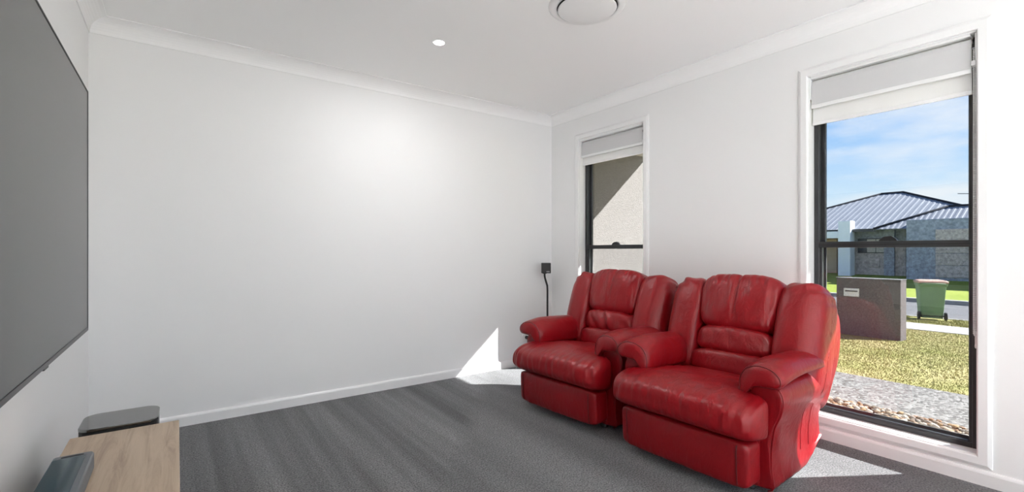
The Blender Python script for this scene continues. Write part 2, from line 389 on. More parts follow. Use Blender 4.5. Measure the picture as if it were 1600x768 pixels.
# ================================================================== ROOM SHELL
# window openings in the right wall: (y0, y1, z0, z1)
W1 = (2.484, 3.245, 0.135, 2.188)
W2 = (0.507, 1.250, 0.135, 2.186)
W3 = (-4.50, -2.00, 0.75, 2.42)     # unseen opening added behind the camera to let sun in
def wall_right():
    ops = sorted([W1, W2, W3]); ys = [YF - 0.2] + [v for w_ in ops for v in w_[:2]] + [YB + 0.2]
    L = []
    for i in range(0, len(ys), 2): L.append(((XR, ys[i], -0.12), (XO, ys[i+1], H + 0.3)))
    for y0, y1, z0, z1 in ops:
        L.append(((XR, y0, -0.12), (XO, y1, z0))); L.append(((XR, y0, z1), (XO, y1, H + 0.3)))
    return S(boxes('wall_right', L, M_wall), 'white painted wall with two tall windows')
wall_right()
S(box('floor', (XL, 0.0, -0.10), (XR, YB, 0.0), M_carpet), 'dark grey carpet with brushed vacuum tracks')
S(box('floor_bounce', (XL, YF, -0.10), (XR, 0.0, -0.002), M_bounce_floor), 'added pale floor behind the viewpoint, bounces sunlight into the room')  # unseen bright floor, added as a bounce for the sun
S(box('ceiling', (XL, YF, H), (XR, YB, H + 0.3), M_ceil), 'flat white ceiling')
S(box('wall_back', (XL - 0.2, YB, -0.1), (XR, YB + 0.2, H + 0.3), M_wall), 'plain white back wall')
S(box('wall_left', (XL - 0.2, YF, -0.1), (XL, YB, H + 0.3), M_wall), 'white wall behind the television')
RW = (-0.35, 3.05, 0.03, 2.40)  # unseen glazed opening added in the rear wall for daylight
S(boxes('wall_rear', [((XL - 0.2, YF - 0.2, -0.1), (RW[0], YF, H + 0.3)), ((RW[1], YF - 0.2, -0.1), (XR, YF, H + 0.3)),
                      ((RW[0], YF - 0.2, -0.1), (RW[1], YF, RW[2])), ((RW[0], YF - 0.2, RW[3]), (RW[1], YF, H + 0.3))], M_wall), 'white wall at the end of the room')
# cove cornice
CV = 0.085
def cove(name, wall):
    n = 8; prof = []
    prof.append((0.0, -CV - 0.004)); prof.append((0.006, -CV - 0.004))
    for i in range(n + 1):
        a = math.pi / 2 * i / n
        prof.append((0.006 + (CV - 0.006) * (1 - math.cos(a)), -CV + (CV - 0.006) * math.sin(a)))
    prof.append((CV + 0.004, -0.006)); prof.append((CV + 0.004, 0.0)); prof.append((0, 0))
    def ring(p_start, mit):
        return p_start
    if wall == 'back': R = [[(XL + d, YB - d, H + z) for d, z in prof], [(XR - d, YB - d, H + z) for d, z in prof]]
    if wall == 'left': R = [[(XL + d, YF + d, H + z) for d, z in prof], [(XL + d, YB - d, H + z) for d, z in prof]]
    if wall == 'right': R = [[(XR - d, YF + d, H + z) for d, z in prof], [(XR - d, YB - d, H + z) for d, z in prof]]
    return S(loft(name, R, M_ceil, smooth=False), 'white cove cornice along the %s wall' % wall)
cove('trim_1', 'back'); cove('trim_2', 'left'); cove('trim_3', 'right')
# baseboards
def base(name, wall, a, b):
    prof = [(0, 0), (0.015, 0), (0.015, 0.058), (0.012, 0.066), (0.006, 0.072), (0, 0.072)]
    if wall == 'back': R = [[(x, YB - d, z) for d, z in prof] for x in (a, b)]
    if wall == 'left': R = [[(XL + d, y, z) for d, z in prof] for y in (a, b)]
    if wall == 'right': R = [[(XR - d, y, z) for d, z in prof] for y in (a, b)]
    return S(loft(name, R, M_trim, smooth=False), 'low white skirting board on the %s wall' % wall)
base('baseboard_back', 'back', XL, XR); base('baseboard_left', 'left', YF, YB)
base('baseboard_right', 'right', YF, YB)
# ------------------------------------------------------------------ windows
def frame_pieces(parent, y0, y1, z0, z1, x0, x1, wd, m, nm):
    for n, lo, hi in ((nm + '_stile', (x0, y0, z0), (x1, y0 + wd, z1)), (nm + '_stile', (x0, y1 - wd, z0), (x1, y1, z1)),
                      (nm + '_rail', (x0, y0 + wd, z0), (x1, y1 - wd, z0 + wd)), (nm + '_rail', (x0, y0 + wd, z1 - wd), (x1, y1 - wd, z1))):
        box(n, lo, hi, m, parent, bevel=0.003, seg=1)
def architrave(parent, w_):
    y0, y1, z0, z1 = w_; wd = 0.052; t = 0.016
    prof = [(0.0, 0.0), (0.0, t - 0.004), (0.004, t), (0.036, t), (0.044, t - 0.004), (wd - 0.002, t - 0.007), (wd, t - 0.010), (wd, 0.0)]
    def P(k, d, h):
        return [(XR - h, y0 - d, z0 - d), (XR - h, y1 + d, z0 - d), (XR - h, y1 + d, z1 + d), (XR - h, y0 - d, z1 + d)][k]
    for k in range(4):
        R = [[P(k, d, h) for d, h in prof], [P((k + 1) % 4, d, h) for d, h in prof]]
        loft('architrave', R, M_trim, parent, smooth=False)
def sash_window(name, w_, label):
    y0, y1, z0, z1 = w_
    root = empty(name, (0, 0, 0)); S(root, label)
    architrave(root, w_)
    # white reveal lining
    d0, d1, t = XR - 0.001, XR + 0.085, 0.012
    box('reveal_lining', (d0, y0 - t + 0.012, z0 - 0.001), (d1, y0 + 0.004, z1), M_trim, root)
    box('reveal_lining', (d0, y1 - 0.004, z0), (d1, y1 + 0.001, z1), M_trim, root)
    box('window_sill', (d0, y0, z0 - 0.001), (d1, y1, z0 + 0.006), M_trim, root)
    box('reveal_lining', (d0, y0, z1 - 0.006), (d1, y1, z1 + 0.001), M_trim, root)
    # black aluminium outer frame
    fx0, fx1 = XR + 0.075, XR + 0.150
    frame_pieces(root, y0, y1, z0, z1, fx0, fx1, 0.032, M_black, 'frame')
    zm = 1.163
    # upper sash (outer track) and lower sash (inner track)
    frame_pieces(root, y0 + 0.030, y1 - 0.030, zm - 0.010, z1 - 0.030, fx0 + 0.040, fx0 + 0.062, 0.022, M_black, 'upper_sash')
    frame_pieces(root, y0 + 0.030, y1 - 0.030, z0 + 0.020, zm + 0.012, fx0 + 0.008, fx0 + 0.034, 0.016, M_black, 'lower_sash')
    rail = box('meeting_rail', (fx0 - 0.004, y0 + 0.030, zm - 0.022), (fx0 + 0.040, y1 - 0.030, zm + 0.014), M_black, root, bevel=0.004)
    box('rail_bead', (fx0 - 0.007, y0 + 0.032, zm - 0.008), (fx0 - 0.003, y1 - 0.032, zm - 0.003), M_blackpl, root)
    # sash lock
    yc = (y0 + y1) / 2
    prism('sash_lock', [(yc - 0.042, zm + 0.013), (yc + 0.042, zm + 0.013), (yc + 0.038, zm + 0.024), (yc + 0.018, zm + 0.038), (yc - 0.015, zm + 0.042), (yc - 0.036, zm + 0.026)], 0, fx0 + 0.002, fx0 + 0.026, M_blackpl, root, bevel=0.002)
    box('glass_pane', (fx0 + 0.050, y0 + 0.05, zm), (fx0 + 0.054, y1 - 0.05, z1 - 0.05), M_glass, root)
    box('glass_pane', (fx0 + 0.019, y0 + 0.044, z0 + 0.034), (fx0 + 0.023, y1 - 0.044, zm - 0.008), M_glass, root)
    frame_pieces(root, y0 + 0.034, y1 - 0.034, z0 + 0.030, zm + 0.012, fx0 + 0.052, fx0 + 0.062, 0.018, M_gasket, 'screen_frame')
    pyd('insect_screen', [(fx0 + 0.058, y0 + 0.05, z0 + 0.046), (fx0 + 0.058, y1 - 0.05, z0 + 0.046), (fx0 + 0.058, y1 - 0.05, zm), (fx0 + 0.058, y0 + 0.05, zm)], [(0, 1, 2, 3)], M_screen, root)
    return root
sash_window('window_1', W1, 'narrow black framed window near the back corner')
sash_window('window_2', W2, 'tall black framed window looking onto the street')
def slider(name, lo, hi, along, pos, label):
    root = empty(name); S(root, label)
    a, b = lo; z0, z1 = hi
    n = 3; st = (b - a) / n
    for i in range(n):
        for q0, q1, r0, r1 in ((a + i*st, a + i*st + 0.04, z0, z1), (a + (i+1)*st - 0.04, a + (i+1)*st, z0, z1), (a + i*st, a + (i+1)*st, z0, z0 + 0.04), (a + i*st, a + (i+1)*st, z1 - 0.04, z1)):
            if along == 'y': box('door_frame', (pos, q0, r0), (pos + 0.05, q1, r1), M_black, root)
            else: box('door_frame', (q0, pos, r0), (q1, pos + 0.05, r1), M_black, root)
        if along == 'y': box('glass_pane', (pos + 0.02, a + i*st + 0.04, z0 + 0.04), (pos + 0.025, a + (i+1)*st - 0.04, z1 - 0.04), M_glass_clear, root)
        else: box('glass_pane', (a + i*st + 0.04, pos + 0.02, z0 + 0.04), (a + (i+1)*st - 0.04, pos + 0.025, z1 - 0.04), M_glass_clear, root)
slider('added_window', W3[:2], W3[2:], 'y', XR + 0.1, 'added black framed window behind the viewpoint, lets sun in to brighten the room')
slider('added_doors', RW[:2], RW[2:], 'x', YF - 0.12, 'added black framed glass doors at the unseen end of the room, for more daylight')
# ------------------------------------------------------------------ roller blinds
def bead_strand(bm, p0, p1, step=0.0085, r=0.0042):
    p0, p1 = Vector(p0), Vector(p1); n = int((p1 - p0).length / step)
    for i in range(n + 1):
        c = p0.lerp(p1, i / n)
        v = [bm.verts.new(c + Vector(d) * r) for d in ((1,0,0),(-1,0,0),(0,1,0),(0,-1,0),(0,0,1),(0,0,-1))]
        for q in ((0,2,4),(2,1,4),(1,3,4),(3,0,4),(2,0,5),(1,2,5),(3,1,5),(0,3,5)): bm.faces.new([v[k] for k in q])
    bm_tube(bm, [p0, p1], 0.0007, 5)
def roller_blind(w_, zb, zs, chain_bottom, label):
    y0, y1, z0, z1 = w_
    root = empty('roller_blind', (XR + 0.03, (y0 + y1) / 2, z1)); inv = Matrix.Translation(-root.location)
    tag(root, label, 'blind', 'double roller blinds in the window heads')
    ya, yb = y0 + 0.026, y1 - 0.012
    zt = z1 - 0.021
    parts = []
    xf = XR + 0.018
    # front (blockout) cloth comes over the tube
    pts = [(xf, zb), (xf, zt - 0.03), (xf + 0.004, zt - 0.012), (xf + 0.014, zt - 0.003), (xf + 0.026, zt), (xf + 0.026, zt - 0.002), (xf + 0.015, zt - 0.005), (xf + 0.0055, zt - 0.013), (xf + 0.0015, zt - 0.03), (xf + 0.0015, zb)]
    parts.append(prism('blockout_cloth', pts, 1, ya, yb, M_blockout))
    parts[-1].data.materials[0] = M_blockout
    parts.append(box('bottom_rail', (xf - 0.003, ya - 0.001, zb - 0.002), (xf + 0.006, yb + 0.001, zb + 0.020), M_white, bevel=0.002))
    parts.append(box('sheer_cloth', (xf + 0.020, ya, zs), (xf + 0.0212, yb, z1 - 0.06), M_sheer))
    parts.append(box('bottom_rail', (xf + 0.016, ya - 0.001, zs - 0.002), (xf + 0.026, yb + 0.001, zs + 0.018), M_white, bevel=0.002))
    parts.append(tube('roller_tube', [(xf + 0.026, ya, zt - 0.028), (xf + 0.026, yb, zt - 0.028)], 0.022, M_white, seg=20))
    parts.append(box('cover_strip', (XR + 0.003, ya, z1 - 0.019), (xf + 0.05, yb, z1 - 0.006), M_white, bevel=0.002))
    # end brackets
    for yy in (y0 + 0.005, y1 - 0.010):
        parts.append(prism('bracket', [(XR + 0.004, z1 - 0.008), (XR + 0.07, z1 - 0.008), (XR + 0.07, z1 - 0.14), (XR + 0.045, z1 - 0.155), (XR + 0.012, z1 - 0.14), (XR + 0.004, z1 - 0.09)], 1, yy, yy + 0.005, M_white, bevel=0.001))
    parts.append(box('bracket_clip', (XR + 0.008, y0 + 0.010, z1 - 0.075), (XR + 0.016, y0 + 0.020, z1 - 0.058), M_blackpl))
    parts.append(box('bracket_foot', (XR + 0.006, y0 + 0.008, z1 - 0.165), (XR + 0.040, y0 + 0.024, z1 - 0.140), M_white, bevel=0.003))
    # bead chain loop and tensioner
    bm = bmesh.new()
    bead_strand(bm, (XR + 0.014, y0 + 0.016, z1 - 0.06), (XR + 0.014, y0 + 0.016, chain_bottom))
    bead_strand(bm, (XR + 0.036, y0 + 0.013, z1 - 0.06), (XR + 0.030, y0 + 0.013, chain_bottom))
    parts.append(from_bm('bead_chain', bm, M_white))
    bm = bmesh.new()
    zc = chain_bottom
    ring = [(XR + 0.022 + 0.011 * math.cos(t), y0 + 0.013, zc + 0.011 * math.sin(t)) for t in [2*math.pi*k/14 for k in range(15)]]
    bm_tube(bm, ring, 0.0035, 6)
    bm_tube(bm, [(XR + 0.026, y0 + 0.010, zc - 0.010), (XR + 0.026, y0 + 0.010, zc - 0.070)], 0.004, 6)
    ring = [(XR + 0.024 + 0.009 * math.cos(t), y0 + 0.010, zc - 0.062 + 0.009 * math.sin(t)) for t in [2*math.pi*k/12 for k in range(13)]]
    bm_tube(bm, ring, 0.003, 6)
    parts.append(from_bm('chain_tensioner', bm, M_white, None, True))
    for p in parts: p.parent = root; p.matrix_parent_inverse = inv
    return root
roller_blind(W1, 2.012, 1.942, 0.72, 'white double roller blind, part lowered in the narrow corner window')
roller_blind(W2, 1.992, 1.892, 0.72, 'white double roller blind, part lowered in the tall street window')
# ------------------------------------------------------------------ ceiling fittings
def downlight(x, y, label):
    root = empty('recessed_downlight', (x, y, H)); tag(root, label, 'ceiling light', 'round recessed downlights')
    lathe('trim_ring', [(0.036, -0.004), (0.046, -0.004), (0.050, -0.002), (0.050, 0.0), (0.036, 0.0)], (0, 0, 0), M_white, root, 32)
    lathe('lens', [(0.0005, -0.008), (0.020, -0.0075), (0.034, -0.005), (0.036, -0.003), (0.036, 0.0), (0.0005, 0.0)], (0, 0, 0), M_lamp, root, 32)
    ld = bpy.data.lights.new('led', 'AREA'); ld.shape = 'DISK'; ld.size = 0.072; ld.energy = DOWNLIGHT_W; ld.color = (1.0, 1.0, 1.0)
    ld.spread = math.radians(180)
    lo = bpy.data.objects.new('led', ld); COL.objects.link(lo); lo.parent = root; lo.location = (0, 0, -0.012)
    return root
downlight(1.392, 2.75, 'small round lit downlight set in the white ceiling')
downlight(1.392, -1.60, 'added unseen downlight behind the viewpoint, brightens the room')  # unseen lamp added for more room light
downlight(1.392, -3.2, 'added unseen downlight at the far end of the room, brightens it')  # another unseen lamp, added to lift the room's brightness
def air_vent(x, y):
    root = empty('air_vent', (x, y, H)); tag(root, 'round white ceiling air diffuser with a flat centre disc', 'air vent')
    lathe('outer_ring', [(0.170, 0.0), (0.168, -0.014), (0.180, -0.016), (0.198, -0.012), (0.212, -0.004), (0.214, 0.0)], (0, 0, 0), M_vent, root, 64, True)
    lathe('neck', [(0.171, -0.001), (0.171, -0.003), (0.02, -0.003), (0.02, -0.001)], (0, 0, 0), mat('vent_throat', (0.05, 0.05, 0.05), 0.6), root, 64)
    lathe('centre_disc', [(0.001, -0.030), (0.10, -0.029), (0.155, -0.025), (0.163, -0.021), (0.160, -0.018), (0.10, -0.014), (0.001, -0.014)], (0, 0, 0), M_vent, root, 64, True)
    lathe('spindle', [(0.012, -0.018), (0.012, 0.0)], (0, 0, 0), M_vent, root, 12)
air_vent(1.854, 1.859)
# ------------------------------------------------------------------ power outlet on the back wall
def outlet():
    root = empty('power_outlet', (2.797, YB, 0.272)); tag(root, 'white double power point with a black plug, low on the back wall', 'power outlet')
    bm = bmesh.new(); bm_box(bm, (-0.058, -0.010, -0.037), (0.058, 0.0, 0.037)); bmesh.ops.bevel(bm, geom=bm.edges[:], offset=0.003, segments=2, affect='EDGES')
    from_bm('plate', bm, M_white, root)
    for sx in (-0.030, 0.030): box('switch', (sx - 0.008, -0.0135, 0.012), (sx + 0.008, -0.009, 0.026), M_white, root, bevel=0.001)
    loft('plug', [[(0.0 + r*math.cos(t), y, -0.002 + r*math.sin(t)) for t in [2*math.pi*k/14 for k in range(14)]] for y, r in ((-0.010, 0.017), (-0.030, 0.017), (-0.042, 0.013), (-0.046, 0.006))], M_blackpl, root)
    tube('plug_cord', [(0.0, -0.040, -0.008), (0.004, -0.050, -0.05), (0.02, -0.045, -0.15), (0.03, -0.030, -0.255)], 0.003, M_blackpl, root, 6)
outlet()
# ================================================================== RECLINERS
def cushion(name, c, h, k=5.0, n=22, fn=None, parent=None, R=None, m=None, kyz=None):
    idx = {}; V = []; F = []
    def vid(a, b_, c_):
        key = (a, b_, c_)
        if key not in idx:
            p = Vector((2.0*a/n - 1, 2.0*b_/n - 1, 2.0*c_/n - 1))
            if kyz: f = ((abs(p.y)**kyz + abs(p.z)**kyz) ** (k/kyz) + abs(p.x)**k) ** (1.0/k)
            else: f = (abs(p.x)**k + abs(p.y)**k + abs(p.z)**k) ** (1.0/k)
            q = p / f
            P = Vector((q.x*h[0], q.y*h[1], q.z*h[2]))
            if fn: P = fn(q, P)
            if R is not None: P = R @ P
            idx[key] = len(V); V.append(P + Vector(c))
        return idx[key]
    for i in range(n):
        for j in range(n):
            for s in (0, n):
                F.append((vid(s,i,j), vid(s,i+1,j), vid(s,i+1,j+1), vid(s,i,j+1)))
                F.append((vid(i,s,j), vid(i+1,s,j), vid(i+1,s,j+1), vid(i,s,j+1)))
                F.append((vid(i,j,s), vid(i+1,j,s), vid(i+1,j+1,s), vid(i,j+1,s)))
    return pyd(name, V, F, m or M_leather, parent, True)
def sstep(a, b, x):
    t = min(1.0, max(0.0, (x - a) / (b - a))); return t*t*(3 - 2*t)
def catmull(pts, n, closed=True):
    out = []; N_ = len(pts)
    for i in range(N_ if closed else N_ - 1):
        p0, p1, p2, p3 = [Vector(pts[(i + d) % N_]) if closed else Vector(pts[min(max(i + d, 0), N_ - 1)]) for d in (-1, 0, 1, 2)]
        for s in range(n):
            t = s / n
            out.append(0.5 * ((2*p1) + (p2 - p0)*t + (2*p0 - 5*p1 + 4*p2 - p3)*t*t + (3*p1 - p0 - 3*p2 + p3)*t**3))
    return out
def recliner(loc, rz, seed, slump, label):
    root = empty('recliner_armchair', loc, rz)
    tag(root, label, 'armchair', 'pair of red leather recliners')
    so = Vector((seed * 3.7, seed * 1.9, seed * 5.3))
    def nz(p, s): return noise.noise(Vector((p[0]*s[0], p[1]*s[1], p[2]*s[2])) + so)
    # --- base under the seat
    box('base_frame', (-0.34, 0.16, 0.025), (0.34, 0.74, 0.28), M_leather, root, bevel=0.02)
    for x, y in ((-0.28, 0.20), (0.28, 0.20), (-0.28, 0.68), (0.28, 0.68)):
        lathe('foot', [(0.024, 0.0), (0.026, 0.004), (0.022, 0.028)], (x, y, 0.0), M_blackpl, root, 14)
    # --- footrest panel
    def f_foot(q, P):
        P.y -= 0.016 * (1 - q.x*q.x) * (1 - q.z*q.z) if q.y < 0 else 0
        P.y += 0.012 * (0.5 - 0.5*q.z)
        front = sstep(0.0, 0.8, -q.y)
        P.y += front * 0.0070 * nz(P, (30, 5, 6)) * sstep(0.2, 1.0, abs(q.z))
        return P
    cushion('footrest', (0, 0.085, 0.158), (0.352, 0.068, 0.110), 9, 30, f_foot, root)
    for sx in (-1, 1):
        pts = []
        for i in range(13):
            t = -1 + 2*i/12; zz = 0.158 + 0.108*t*0.97
            yy = 0.0835 - 0.068*(1 - abs(t)**9)**(1/9.0) + 0.012*(0.5 - 0.5*t) - 0.016*(1 - 0.86**2)*(1 - t*t)
            pts.append((sx*0.302, yy, zz))
        tube('footrest_seam', pts, 0.0032, M_seam, root, 6)
    # --- seat cushion, T-shaped: wide roll in front of the arms
    def f_seat(q, P):
        y = P.y
        back = sstep(-0.20, -0.11, y)
        P.x *= 1.0 - 0.31*back
        # crown and slope to the back
        if q.z > 0: P.z += 0.012*(1 - q.x*q.x) - 0.045*sstep(-0.15, 0.32, y) * q.z
        # front roll bulges forward and droops
        fr = sstep(-0.12, -0.36, y)
        P.y -= 0.014*fr*(1 - q.x*q.x)
        P.z -= 0.010*fr*(q.x*q.x)
        ends = sstep(0.55, 1.0, abs(q.x))
        P += Vector((0, -1, 0.4)) * (0.0150 * fr * (0.40 + 0.7*ends) * nz(P, (38, 5, 9)))
        P.z += 0.006 * (1 - fr) * nz(P, (9, 14, 3)) * sstep(0, .6, q.z)
        return P
    seat = cushion('seat_cushion', (0, 0.325, 0.362), (0.392, 0.365, 0.104), 10, 84, f_seat, root, None, None, 3.1)
    # --- arms
    for sx in (-1, 1):
        prof = catmull([(0.290, 0.03), (0.288, 0.20), (0.286, 0.40), (0.300, 0.482), (0.352, 0.515), (0.408, 0.500), (0.434, 0.450), (0.426, 0.385), (0.400, 0.315), (0.386, 0.22), (0.384, 0.12), (0.388, 0.03)], 4)
        cx = sum(p.x if hasattr(p, 'x') else p[0] for p in prof) / len(prof)
        cxz = (0.345, 0.27)
        rings = []
        for y, shr in ((0.172, 0.030), (0.1725, 0.016), (0.177, 0.005), (0.186, 0.0), (0.26, 0.0), (0.36, 0.0), (0.47, 0.0), (0.56, 0.0), (0.64, 0.0), (0.71, 0.0), (0.75, 0.004), (0.772, 0.014), (0.778, 0.03)):
            r = []
            for p in prof:
                x, z = p[0], p[1]
                d = Vector((cxz[0] - x, cxz[1] - z)); d.normalize()
                x += d.x*shr; z += d.y*shr*0.8
                zmin = 0.03 + 0.11*sstep(0.52, 0.80, y)
                if z < zmin: z = zmin + (z - 0.03)*0.1
                if x > 0.36: x += 0.003*nz((x, y, z), (10, 16, 9))
                r.append((sx*x, y, z))
            rings.append(r)
        arm = loft('arm', rings, M_leather, root)
        tube('arm_piping', [(sx*p[0], 0.179, p[1]) for p in prof[2:46]], 0.0038, M_leather, arm, 6)
        # two upright seams on the outer side panel
        for ys in (0.50, 0.60):
            pts = []
            for i in range(10):
                z = 0.13 + 0.22*i/9
                ks = [(0.03, 0.388), (0.12, 0.384), (0.22, 0.386), (0.315, 0.400), (0.385, 0.426), (0.45, 0.434), (0.50, 0.408)]
                for (za, xa), (zb_, xb) in zip(ks, ks[1:]):
                    if za <= z <= zb_: x = xa + (xb - xa)*(z - za)/(zb_ - za)
                pts.append((sx*(x + 0.0005), ys + 0.02*(0.5 - i/9), z))
            tube('arm_seam', pts, 0.0011, M_leather, arm, 6)
        # padded arm top rolling over the front
        pp = catmull([(0.262, 0.440), (0.247, 0.505), (0.270, 0.572), (0.320, 0.606), (0.378, 0.612), (0.430, 0.594), (0.458, 0.558), (0.446, 0.522), (0.390, 0.512), (0.318, 0.500)], 5)
        pc = Vector((0.352, 0.552))
        rings = []
        ys = [(0.112, 0.10), (0.113, 0.45), (0.118, 0.76), (0.128, 0.90), (0.144, 0.98), (0.162, 1.0)] + [(0.162 + 0.458*i/16, 1.0) for i in range(1, 17)] + [(0.655, 0.97), (0.680, 0.88), (0.698, 0.70), (0.706, 0.42), (0.708, 0.10)]
        for y, s in ys:
            r = []
            for j, p in enumerate(pp):
                v = (Vector((p[0], p[1])) - pc) * s
                tb = sstep(0.20, 0.46, y)
                if v.y < 0: v.y *= 1 - 0.42*tb*sstep(-0.07, 0.0, v.x)        # outer lip is thinner behind the front roll
                v.x *= 1 - 0.10*sstep(0.45, 0.70, y)
                ruff = 0.0055*math.exp(-((y - 0.18)/0.06)**2) * noise.noise(Vector((j*0.9, y*6, seed + sx*3)))
                v *= 1 + ruff/0.09
                zz = pc.y + v.y - 0.014*sstep(0.26, 0.11, y) - 0.010*sstep(0.5, 0.7, y) + 0.010*math.exp(-((y - 0.30)/0.18)**2)
                yy = y + (0.03*(0.35 - (pc.x + v.x))/0.1 * sstep(0.26, 0.11, y))*0.4
                r.append((sx*(pc.x + v.x), yy, zz))
            rings.append(r)
        pad = loft('arm_pad', rings, M_leather, root)
        tube('pad_piping', [tuple(Vector(q) + Vector((0, -0.001, 0))) for q in rings[3]] + [rings[3][0]], 0.0028, M_seam, pad, 6)
    # --- back, leaning
    lean = math.radians(17.0)
    Rb = Matrix.Rotation(-lean, 3, 'X')
    O = Vector((0, 0.565, 0.405))
    def at(x, d, s): return tuple(O + Rb @ Vector((x, d, s)))
    def f_shell(q, P):
        P.x *= 1 - 0.03*sstep(0.2, 1.0, q.z) - 0.06*sstep(0.1, -0.8, q.z)
        P.y *= 1 - 0.25*sstep(0.3, 1, q.z)
        return P
    cushion('back_shell', at(0, 0.200, 0.215), (0.440, 0.085, 0.305), 8, 26, f_shell, root, Rb)
    for sx in (-1, 1):
        def f_wing(q, P, sx=sx):
            o = q.x*sx                                  # + = outer edge
            top = sstep(0.55, 1.0, q.z)
            P.y += 0.035*sstep(0.1, 1.0, o)*(1 if q.y < 0 else 0.3)
            P.y -= 0.020*(1 - q.z*q.z) if q.y < 0 else 0
            P.x -= sx*0.004*top*max(0, o)
            P.z -= 0.014*top*sstep(0.2, 1, o)
            edge = sstep(0.55, 0.98, max(o, q.z*0.9 + 0.1*o))
            P += Vector((sx*0.4, -0.7, 0.35)) * (0.0085*edge*math.sin(75*(P.z - 0.6*P.x*sx) + 3*nz(P, (6, 6, 6)))*sstep(0.45, 0.9, q.z))
            P.y += 0.004*nz(P, (9, 4, 6))
            return P
        cushion('back_wing', at(sx*0.327, 0.075, 0.272), (0.116, 0.132, 0.302), 4.6, 56, f_wing, root, Rb)
    def f_head(q, P):
        fr = sstep(0.0, 0.9, -q.y)
        P.y -= 0.016*fr*(1 - q.x*q.x)*(1 - q.z*q.z)
        P.y += fr*0.014*math.exp(-(P.x/0.012)**2)*sstep(-1.0, 0.2, q.z)       # middle seam
        P.z += 0.012*(1 - q.x*q.x)*sstep(0.3, 1, q.z) - 0.010*math.exp(-(P.x/0.014)**2)*sstep(0.6, 1, q.z)
        P.x *= 1 + 0.05*q.z
        edge = sstep(0.45, 1.0, max(q.z, abs(q.x)*0.9))
        P.y += fr*0.013*edge*noise.noise(Vector((P.x*45, P.z*10, seed)))
        P.y += fr*0.011*nz(P, (16, 3, 7))
        return P
    cushion('headrest_pillow', at(0, 0.045, 0.420), (0.232, 0.120, 0.168), 4.6, 64, f_head, root, Rb)
    def f_lum(q, P):
        fr = sstep(0.0, 0.9, -q.y)
        P.y -= 0.012*fr*(1 - q.x*q.x)
        P.z -= slump*0.02*(0.5 - 0.5*q.x) * sstep(-1, 1, q.x)
        P.z += 0.010*(1 - q.x*q.x)*(1 if q.z > 0 else 0.3)
        P += Vector((0, -1, 0)) * (fr*0.0075*(1 + slump)*nz((P.x + 0.5*P.z, 0, P.z - 0.4*P.x), (22, 1, 8)))
        return P
    cushion('lumbar_pillow', at(0, 0.030, 0.195), (0.226, 0.098, 0.082), 3.6, 36, f_lum, root, Rb)
    def f_low(q, P):
        fr = sstep(0.0, 0.9, -q.y)
        P.y -= 0.010*fr*(1 - q.x*q.x); P.y += fr*0.004*nz(P, (16, 3, 8))
        P.z += 0.008*(1 - q.x*q.x)*(1 if q.z > 0 else 0)
        return P
    cushion('lower_back_pillow', at(0, 0.028, 0.060), (0.250, 0.100, 0.076), 3.6, 28, f_low, root, Rb)
    return root
recliner((2.000, 2.335, 0.0), math.radians(-90 + 4.0), 1, 1.0, 'red leather recliner nearer the back corner, beside the small black speaker stand')
recliner((2.005, 1.405, 0.0), math.radians(-90 + 2.5), 2, 0.2, 'red leather recliner in front of the tall street window')
# ================================================================== LEFT WALL: television, console, audio
def television():
    xf, y1, z0, z1 = -0.335, 2.885, 0.757, 1.856
    y0 = y1 - 1.92
    root = empty('television', (xf, (y0 + y1)/2, z0)); inv = Matrix.Translation(-root.location)
    tag(root, 'huge flat black television mounted on the left wall', 'television')
    ps = [box('screen', (xf - 0.004, y0 + 0.006, z0 + 0.016), (xf, y1 - 0.004, z1 - 0.004), M_tvscreen)]
    ps.append(box('bezel', (xf - 0.026, y0, z0), (xf - 0.0035, y1, z1), M_tvbezel, bevel=0.002))
    ps.append(box('bottom_bezel', (xf - 0.012, y0 + 0.002, z0 - 0.002), (xf + 0.001, y1 - 0.001, z0 + 0.014), mat('grey_metal_strip', (0.10, 0.10, 0.105), 0.4, metal=0.5)))
    for lo, hi in (((xf - 0.006, y1 - 0.006, z0), (xf + 0.0015, y1, z1)), ((xf - 0.006, y0, z1 - 0.006), (xf + 0.0015, y1 - 0.006, z1)), ((xf - 0.006, y0, z0), (xf + 0.0015, y0 + 0.006, z1 - 0.006))):
        ps.append(box('edge_trim', lo, hi, M_blackpl))
    ps.append(box('rear_housing', (xf - 0.060, y0 + 0.25, z0 + 0.12), (xf - 0.026, y1 - 0.25, z1 - 0.25), M_blackpl, bevel=0.01))
    ps.append(box('wall_bracket', (XL + 0.0015, (y0 + y1)/2 - 0.25, 1.15), (xf - 0.058, (y0 + y1)/2 + 0.25, 1.50), M_blackpl))
    ps.append(box('sensor', (xf - 0.010, (y0 + y1)/2 + 0.10, z0 - 0.010), (xf - 0.001, (y0 + y1)/2 + 0.16, z0 - 0.001), M_blackpl))
    for p in ps: p.parent = root; p.matrix_parent_inverse = inv
television()
